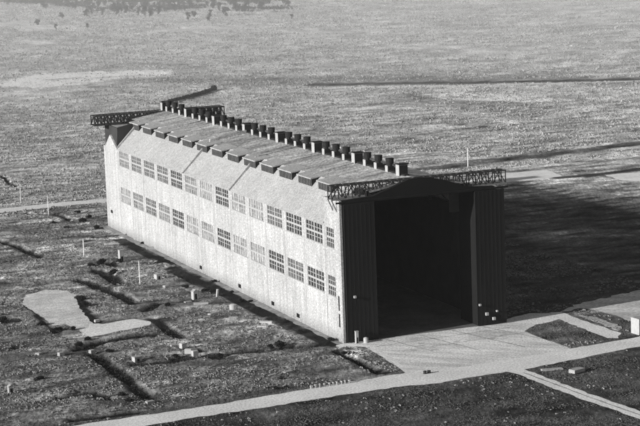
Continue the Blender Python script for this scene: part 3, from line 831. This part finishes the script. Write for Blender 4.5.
slab(262, 327.5, 3.2, 1.2, .6, -.6, 'lower of two parallel white slabs beside the wall ditch', 0, 'white')
slab(217, 297, .6, .6, 3.0, .2, 'leaning white post near the wall between two white huts', .25, 'white')
slab(202, 332, 1.8, 1.2, .6, .2, 'small lone pale block in open grass above the long ditch')
slab(183, 348, 1.8, 1.5, 1.6, .3, 'topmost white block of the row of three by the long ditch', 0, 'white')
slab(188.5, 353.5, 2.2, 1.4, 1.5, -.6, 'middle white block of the row of three by the long ditch', 0, 'white')
slab(195, 356, 1.8, 1.5, 1.7, .1, 'lowest white block of the row of three by the long ditch', 0, 'white')
slab(174, 346, 2.2, 1.2, .5, .1, 'thin pale slab left of the row of three white blocks')
slab(61, 356, 1.8, 1.4, 1.2, .3, 'small pale block alone in the rough lower left field', 0)
slab(92, 353, 1.6, 1.4, 1.0, .3, 'pale block at the upper end of the slanting ditch', 0)
slab(150, 404, 2.4, 1.4, .9, .2, 'pale block between slanting ditch and the near road', 0)
slab(39, 355, 1.8, 1.6, .8, .6, 'dull pale block beside the lone block of the lower left field')
slab(97, 322, 1.6, 1.2, .8, .1, 'small white block on the notch between the two concrete pads', 0, 'white')
slab(150, 249, 3.2, 1.2, .9, -.2, 'flat pale block against the wall foot near the rear weeds')
slab(166, 287, 2.0, 1.4, .7, .4, 'small pale block right of the low white shed')
slab(288, 373, 3.0, 1.4, .6, .3, 'pale stone lying in the grass above the row of kerb posts')
slab(272, 376, 3.2, 1.2, .5, .4, 'long flat pale stone left of the row of kerb posts')
slab(577, 372, 4.5, 2.4, 1.0, .3, 'pale low mound block in the dark grass right of the footpath')
slab(552, 370, 6.5, 1.6, .4, -.2, 'thin pale slab beside the start of the footpath')

def drum(px, py, r, h, label, mat='white', name='tank'):
    x, y = gp(px, py); t_ = thing(name, label, 'tank' if name == 'tank' else name, (x, y, 0))
    MB().cone((0, 0, 0), r, r, h*.86, 16).build('body', M[mat], t_)
    MB().cone((0, 0, h*.86+.005), r*1.05, r*.35, h*.14, 16).build('lid', M[mat], t_)
    return t_
drum(233, 309.5, 1.2, 2.0, 'round white tank in the grass between slabs and wall')
drum(366, 342.8, .75, 1.8, 'small white drum on the apron just right of the white booth', 'white', 'drum')
for i, (px, py, s_) in enumerate([(170,251,1.0),(174,253.5,.8),(177,257,1.1),(181,259.5,.9),(165,252,.7),(143,243,.8),(214,281,.8),(232,292,.7),(250,301,.7),(287,321,.8),(128,234,.7)]):
    gx, gy = gp(px, py+1); dup(bp[i % 4], (gx, gy, 0), rr.uniform(0, 6.28), (s_, s_, s_*.8), 'low dark weed bush growing at the foot of the long pale wall')['group'] = 'weed bushes along the wall foot'
drum(425, 374, .55, 1.0, 'left of two little dark drums on the near edge of the apron', 'dark_paint', 'drum')
drum(429, 373.4, .55, 1.0, 'right of two little dark drums on the near edge of the apron', 'dark_paint', 'drum')

# kerb posts
p0 = thing('kerb_post', 'short white kerb post in the row along the far side of the road', 'post', group='white kerb posts along the road')
MB().box(-.24, .24, -.2, .2, -.1, .85).build('post', M['white'], p0)
MB().box(-.28, .28, -.24, .24, 0.86, 1.0).build('cap', M['white'], p0)
pts = [(311.4,388.9),(315.8,388.3),(320,387.7),(324.6,386.9),(329.6,386.1),(333.3,385.5),(337,385),(341.6,384.3),(345,383.8),(349,383.2)]
for i, (x, y) in enumerate(pts):
    gx, gy = gp(x, y)
    if i == 0: p0.location = (gx, gy, 0)
    else: dup(p0, (gx, gy, 0), .1*i)

# ================================================================== haze lying over the far plain
hm = bpy.data.materials.new('thin_haze'); hm.use_nodes = True; nt = hm.node_tree; nt.nodes.clear()
ov = nt.nodes.new('ShaderNodeOutputMaterial'); vs_ = nt.nodes.new('ShaderNodeVolumeScatter')
vs_.inputs['Density'].default_value = .00026; vs_.inputs['Anisotropy'].default_value = .0; vs_.inputs['Color'].default_value = (1, 1, 1, 1)
nt.links.new(vs_.outputs[0], ov.inputs['Volume'])
hn = hm.copy(); hn.name = 'faint_haze'
[n_ for n_ in hn.node_tree.nodes if n_.type == 'VOLUME_SCATTER'][0].inputs['Density'].default_value = .000025
tag(MB().box(-1500, 2500, -900, 599.5, -5, 170).build('haze', hn), 'faint haze in the air around the hangar', None, None, 'structure')
hz = MB().box(-4000, 7000, 600, 11000, -5, 125).build('haze', hm); tag(hz, 'thin pale haze over the far plain', None, None, 'structure')

# ================================================================== light, sky, camera
EL = math.radians(16.0); AZ = math.radians(8.0)      # light travels towards +x and 8 degrees towards +y
d = Vector((math.cos(EL)*math.cos(AZ), math.cos(EL)*math.sin(AZ), -math.sin(EL)))
sun = bpy.data.lights.new('sun', 'SUN'); sun.energy = 5.0; sun.angle = math.radians(.5); sun.color = (1, .99, .97)
so = bpy.data.objects.new('sun', sun); COL.objects.link(so); so.rotation_euler = d.to_track_quat('-Z', 'Y').to_euler()
w = bpy.data.worlds.new('World'); SC.world = w; w.use_nodes = True; nt = w.node_tree
sky = nt.nodes.new('ShaderNodeTexSky'); sky.sky_type = 'NISHITA'; sky.sun_disc = False
sky.sun_elevation = EL; sky.sun_rotation = math.atan2(-d.x, -d.y) % (2*math.pi)
bw = nt.nodes.new('ShaderNodeRGBToBW'); nt.links.new(sky.outputs[0], bw.inputs[0])
bg = nt.nodes['Background']; nt.links.new(bw.outputs[0], bg.inputs[0]); bg.inputs[1].default_value = .075

cam = bpy.data.cameras.new('camera'); co = bpy.data.objects.new('camera', cam); COL.objects.link(co)
R3 = Matrix(((RT[0], UPV[0], -FWD[0]), (RT[1], UPV[1], -FWD[1]), (RT[2], UPV[2], -FWD[2])))
co.matrix_world = Matrix.Translation(Vector(CP)) @ R3.to_4x4()
cam.sensor_fit = 'HORIZONTAL'; cam.sensor_width = 36; cam.lens = FOC/640*36
cam.clip_start = 1; cam.clip_end = 30000
SC.camera = co
SC.view_settings.view_transform = 'Standard'; SC.view_settings.look = 'None'; SC.view_settings.exposure = 0; SC.view_settings.gamma = 1
SC.render.engine = 'CYCLES'
SC.cycles.max_bounces = 5; SC.cycles.volume_bounces = 1
SC.cycles.filter_width = 2.6
